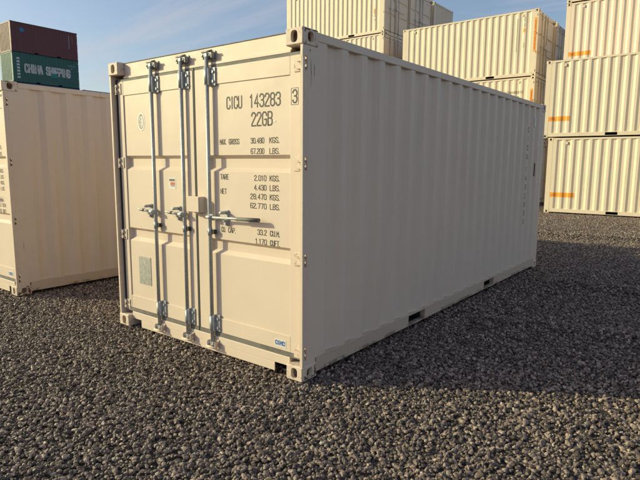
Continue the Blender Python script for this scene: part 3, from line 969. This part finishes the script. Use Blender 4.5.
lb2 = stack(-8.80, 22.20, 4, ['cream container at the foot of the middle column of the four-high block',
    'cream container second up in the middle column of the four-high block',
    'cream container third up in the middle column of the four-high block',
    'cream container atop the middle column, its shaded doors next to the ribbed-end one'])
lb3 = stack(-8.78-L, 24.85+W, 4, ['cream container at the foot of the rear column of the four-high block',
    'cream container second up in the rear column of the four-high block',
    'cream container third up in the rear column of the four-high block',
    'cream container atop the rear column, its plain ribbed end in shade'], rz=-E90)

FG = 'coloured containers stacked far across the yard'
MAR = (M['maroon'], M['maroon']); GRN = (M['green'], M['green']); BLU = (M['blue'], M['blue']); RED = (M['redbrown'], M['redbrown'])
far = stack(-46.4, 19.12+L, 5, ['blue container at the foot of the five-high coloured stack', 'red-brown container second up in the five-high coloured stack',
    'blue container third up, below the green lettered one', 'green container with white CHINA SHIPPING lettering', 'maroon container with a blue diamond, on top of the green lettered one'],
    color=[BLU, RED, BLU, GRN, MAR], rz=R(180), group=FG, tall=3)
far2 = stack(-46.5, 25.6+L, 3, ['green container at the foot of the stack beside the five-high coloured stack', 'maroon container second up in the stack beside the five-high one',
    'dark blue container topping the stack beside the five-high coloured stack'], color=[GRN, MAR, BLU], rz=R(180), group=FG, tall=3)
far3 = stack(-46.5, 32.0+L, 3, ['blue container at the foot of the last coloured stack', 'green container second up in the last coloured stack',
    'red container topping the last coloured stack beyond the dark blue one'], color=[BLU, GRN, RED], rz=R(180), group=FG, tall=3)

# marks on the far containers: local side x=0 is the one seen; u runs along local y
def side_wall_of(root):
    return [o for o in root.children if o.name.startswith('side_wall')][0]
def side_place(off=.0025):
    return lambda u, v, d=0: (.007+wall_out(u)-off-d, u, v)
def strip_on_wall(root, u0, u1, z0, z1, mat, name='label_strip', off=.003):
    """thin printed strip that follows the ribs"""
    par = side_wall_of(root)
    us = sorted([u0, u1]+[a for a, d in prof if u0 < a < u1])
    mb = MB(); f = side_place(off)
    for a, b in zip(us, us[1:]):
        mb.poly([f(a, z0), f(b, z0), f(b, z1), f(a, z1)])
    return mb.build(name, mat, par, recalc=False)
def dashes(root, u0, u1, z0, z1, n, vertical, mat, off=.0045):
    par = side_wall_of(root); f = side_place(off); mb = MB(); rs = random.Random(n)
    for k in range(n):
        if vertical:
            a = z1-(z1-z0)*(k+.12)/n; b = z1-(z1-z0)*(k+.8)/n
            if rs.random() < .1: continue
            mb.poly([f(u0, a), f(u1, a), f(u1, b), f(u0, b)])
        else:
            a = u0+(u1-u0)*(k+.1)/n; b = u0+(u1-u0)*(k+.75)/n
            mb.poly([f(a, z0), f(b, z0), f(b, z1), f(a, z1)])
    return mb.build('printed_marks', mat, par, recalc=False)
dim = plain('faded_print', (0.30, 0.25, 0.17)); dkor = plain('dark_orange_print', (0.5, 0.12, 0.02))
for (rt_, dd), (u0, u1, z0) in ((r1, (L-.95, L-.10, .56)), (r2, (L-.85, L-.05, .56)), (q[2], (L-.95, L-.16, .62))):
    u1 = min(u1, L-.17)
    strip_on_wall(rt_, u0, u1, z0, z0+.155, M['orange'])
    dashes(rt_, u1-.20, u1-.06, z0+.06, z0+.10, 3, False, M['red_print'])
rt_ = mdl[2][0]
for rr_, z0, z1 in ((rt_, .95, 2.25), (mdl[1][0], 1.2, 2.1)):
    post = [o for o in rr_.children if o.name.startswith('corner_post')][0]
    mb = MB(); mb.box(.0005, .0035, .062, .158, z0, z1); mb.build('label_strip', M['orange'], post)
    mb = MB(); n = 14
    for k in range(n):
        zc = z0+.08+(z1-z0-.16)*k/n
        mb.box(-.0005, .0005, .085, .085+(.05 if k % 3 else .035), zc, zc+.05)
    mb.build('printed_marks', dkor, post)
strip_on_wall(rt_, .50, .60, 1.75, 1.90, M['orange'])
dashes(rt_, .52, .57, 1.95, 2.35, 8, True, dim); dashes(rt_, .80, .85, 1.0, 2.3, 20, True, dim); dashes(rt_, .52, .58, 1.15, 1.35, 4, True, dim)
dashes(mdl[1][0], .45, 1.25, 1.95, 2.06, 10, False, dim); dashes(mdl[1][0], .6, .9, 1.75, 1.85, 4, False, dim)
dashes(lb1[3][0], .50, .55, .6, 1.1, 6, True, dim); strip_on_wall(lb1[3][0], .50, .60, .95, 1.15, M['orange'])
# green container
g_root = far[3][0]; f = side_place(.004); par = side_wall_of(g_root)
# camera-side reading direction: the visible side runs from local y = L (near corner) to 0
def gtext(txt, a0, a1, z, h, th):
    mb = MB()
    tmp = MB(); text_mb(tmp, txt, a0, a1, z, h, lambda u, v, d: (u, v, d), th)
    for fc in tmp.f:
        pts = [tmp.v[i] for i in fc]
        us = [L-p[0] for p in pts]
        mb.poly([(.001-p[2]*8, u, p[1]) for p, u in zip(pts, us)])
    return mb.build('lettering', M['white_paint'], par, recalc=False)
gtext("CHINA", 1.05, 2.55, .95, .66, .075)
gtext("SHIPPING", 2.95, 5.15, .95, .66, .075)
mb = MB(); mb.box(-.006, -.0005, L-3.95, L-3.35, .72, 1.12); mb.build('printed_patch', M['teal_print'], par)
for k in range(7):
    strip_on_wall(g_root, L-.62, L-.36, .35+k*.27, .52+k*.27, M['white_paint'], 'printed_marks')
dashes(g_root, .35, 1.1, 2.0, 2.06, 5, False, M['white_paint']); dashes(g_root, .6, .9, 1.75, 1.8, 2, False, M['white_paint'])
m_root = far[4][0]; parm = side_wall_of(m_root)
mb = MB(); mb.prism([(L-.95, 1.72), (L-1.20, 1.95), (L-.95, 2.18), (L-.70, 1.95)], 0, -.004, .001); mb.build('emblem', M['cyan_print'], parm)
dashes(m_root, .80, .86, 1.0, 2.25, 14, True, M['white_paint']); dashes(m_root, .45, .58, 1.5, 2.2, 4, True, M['white_paint'])
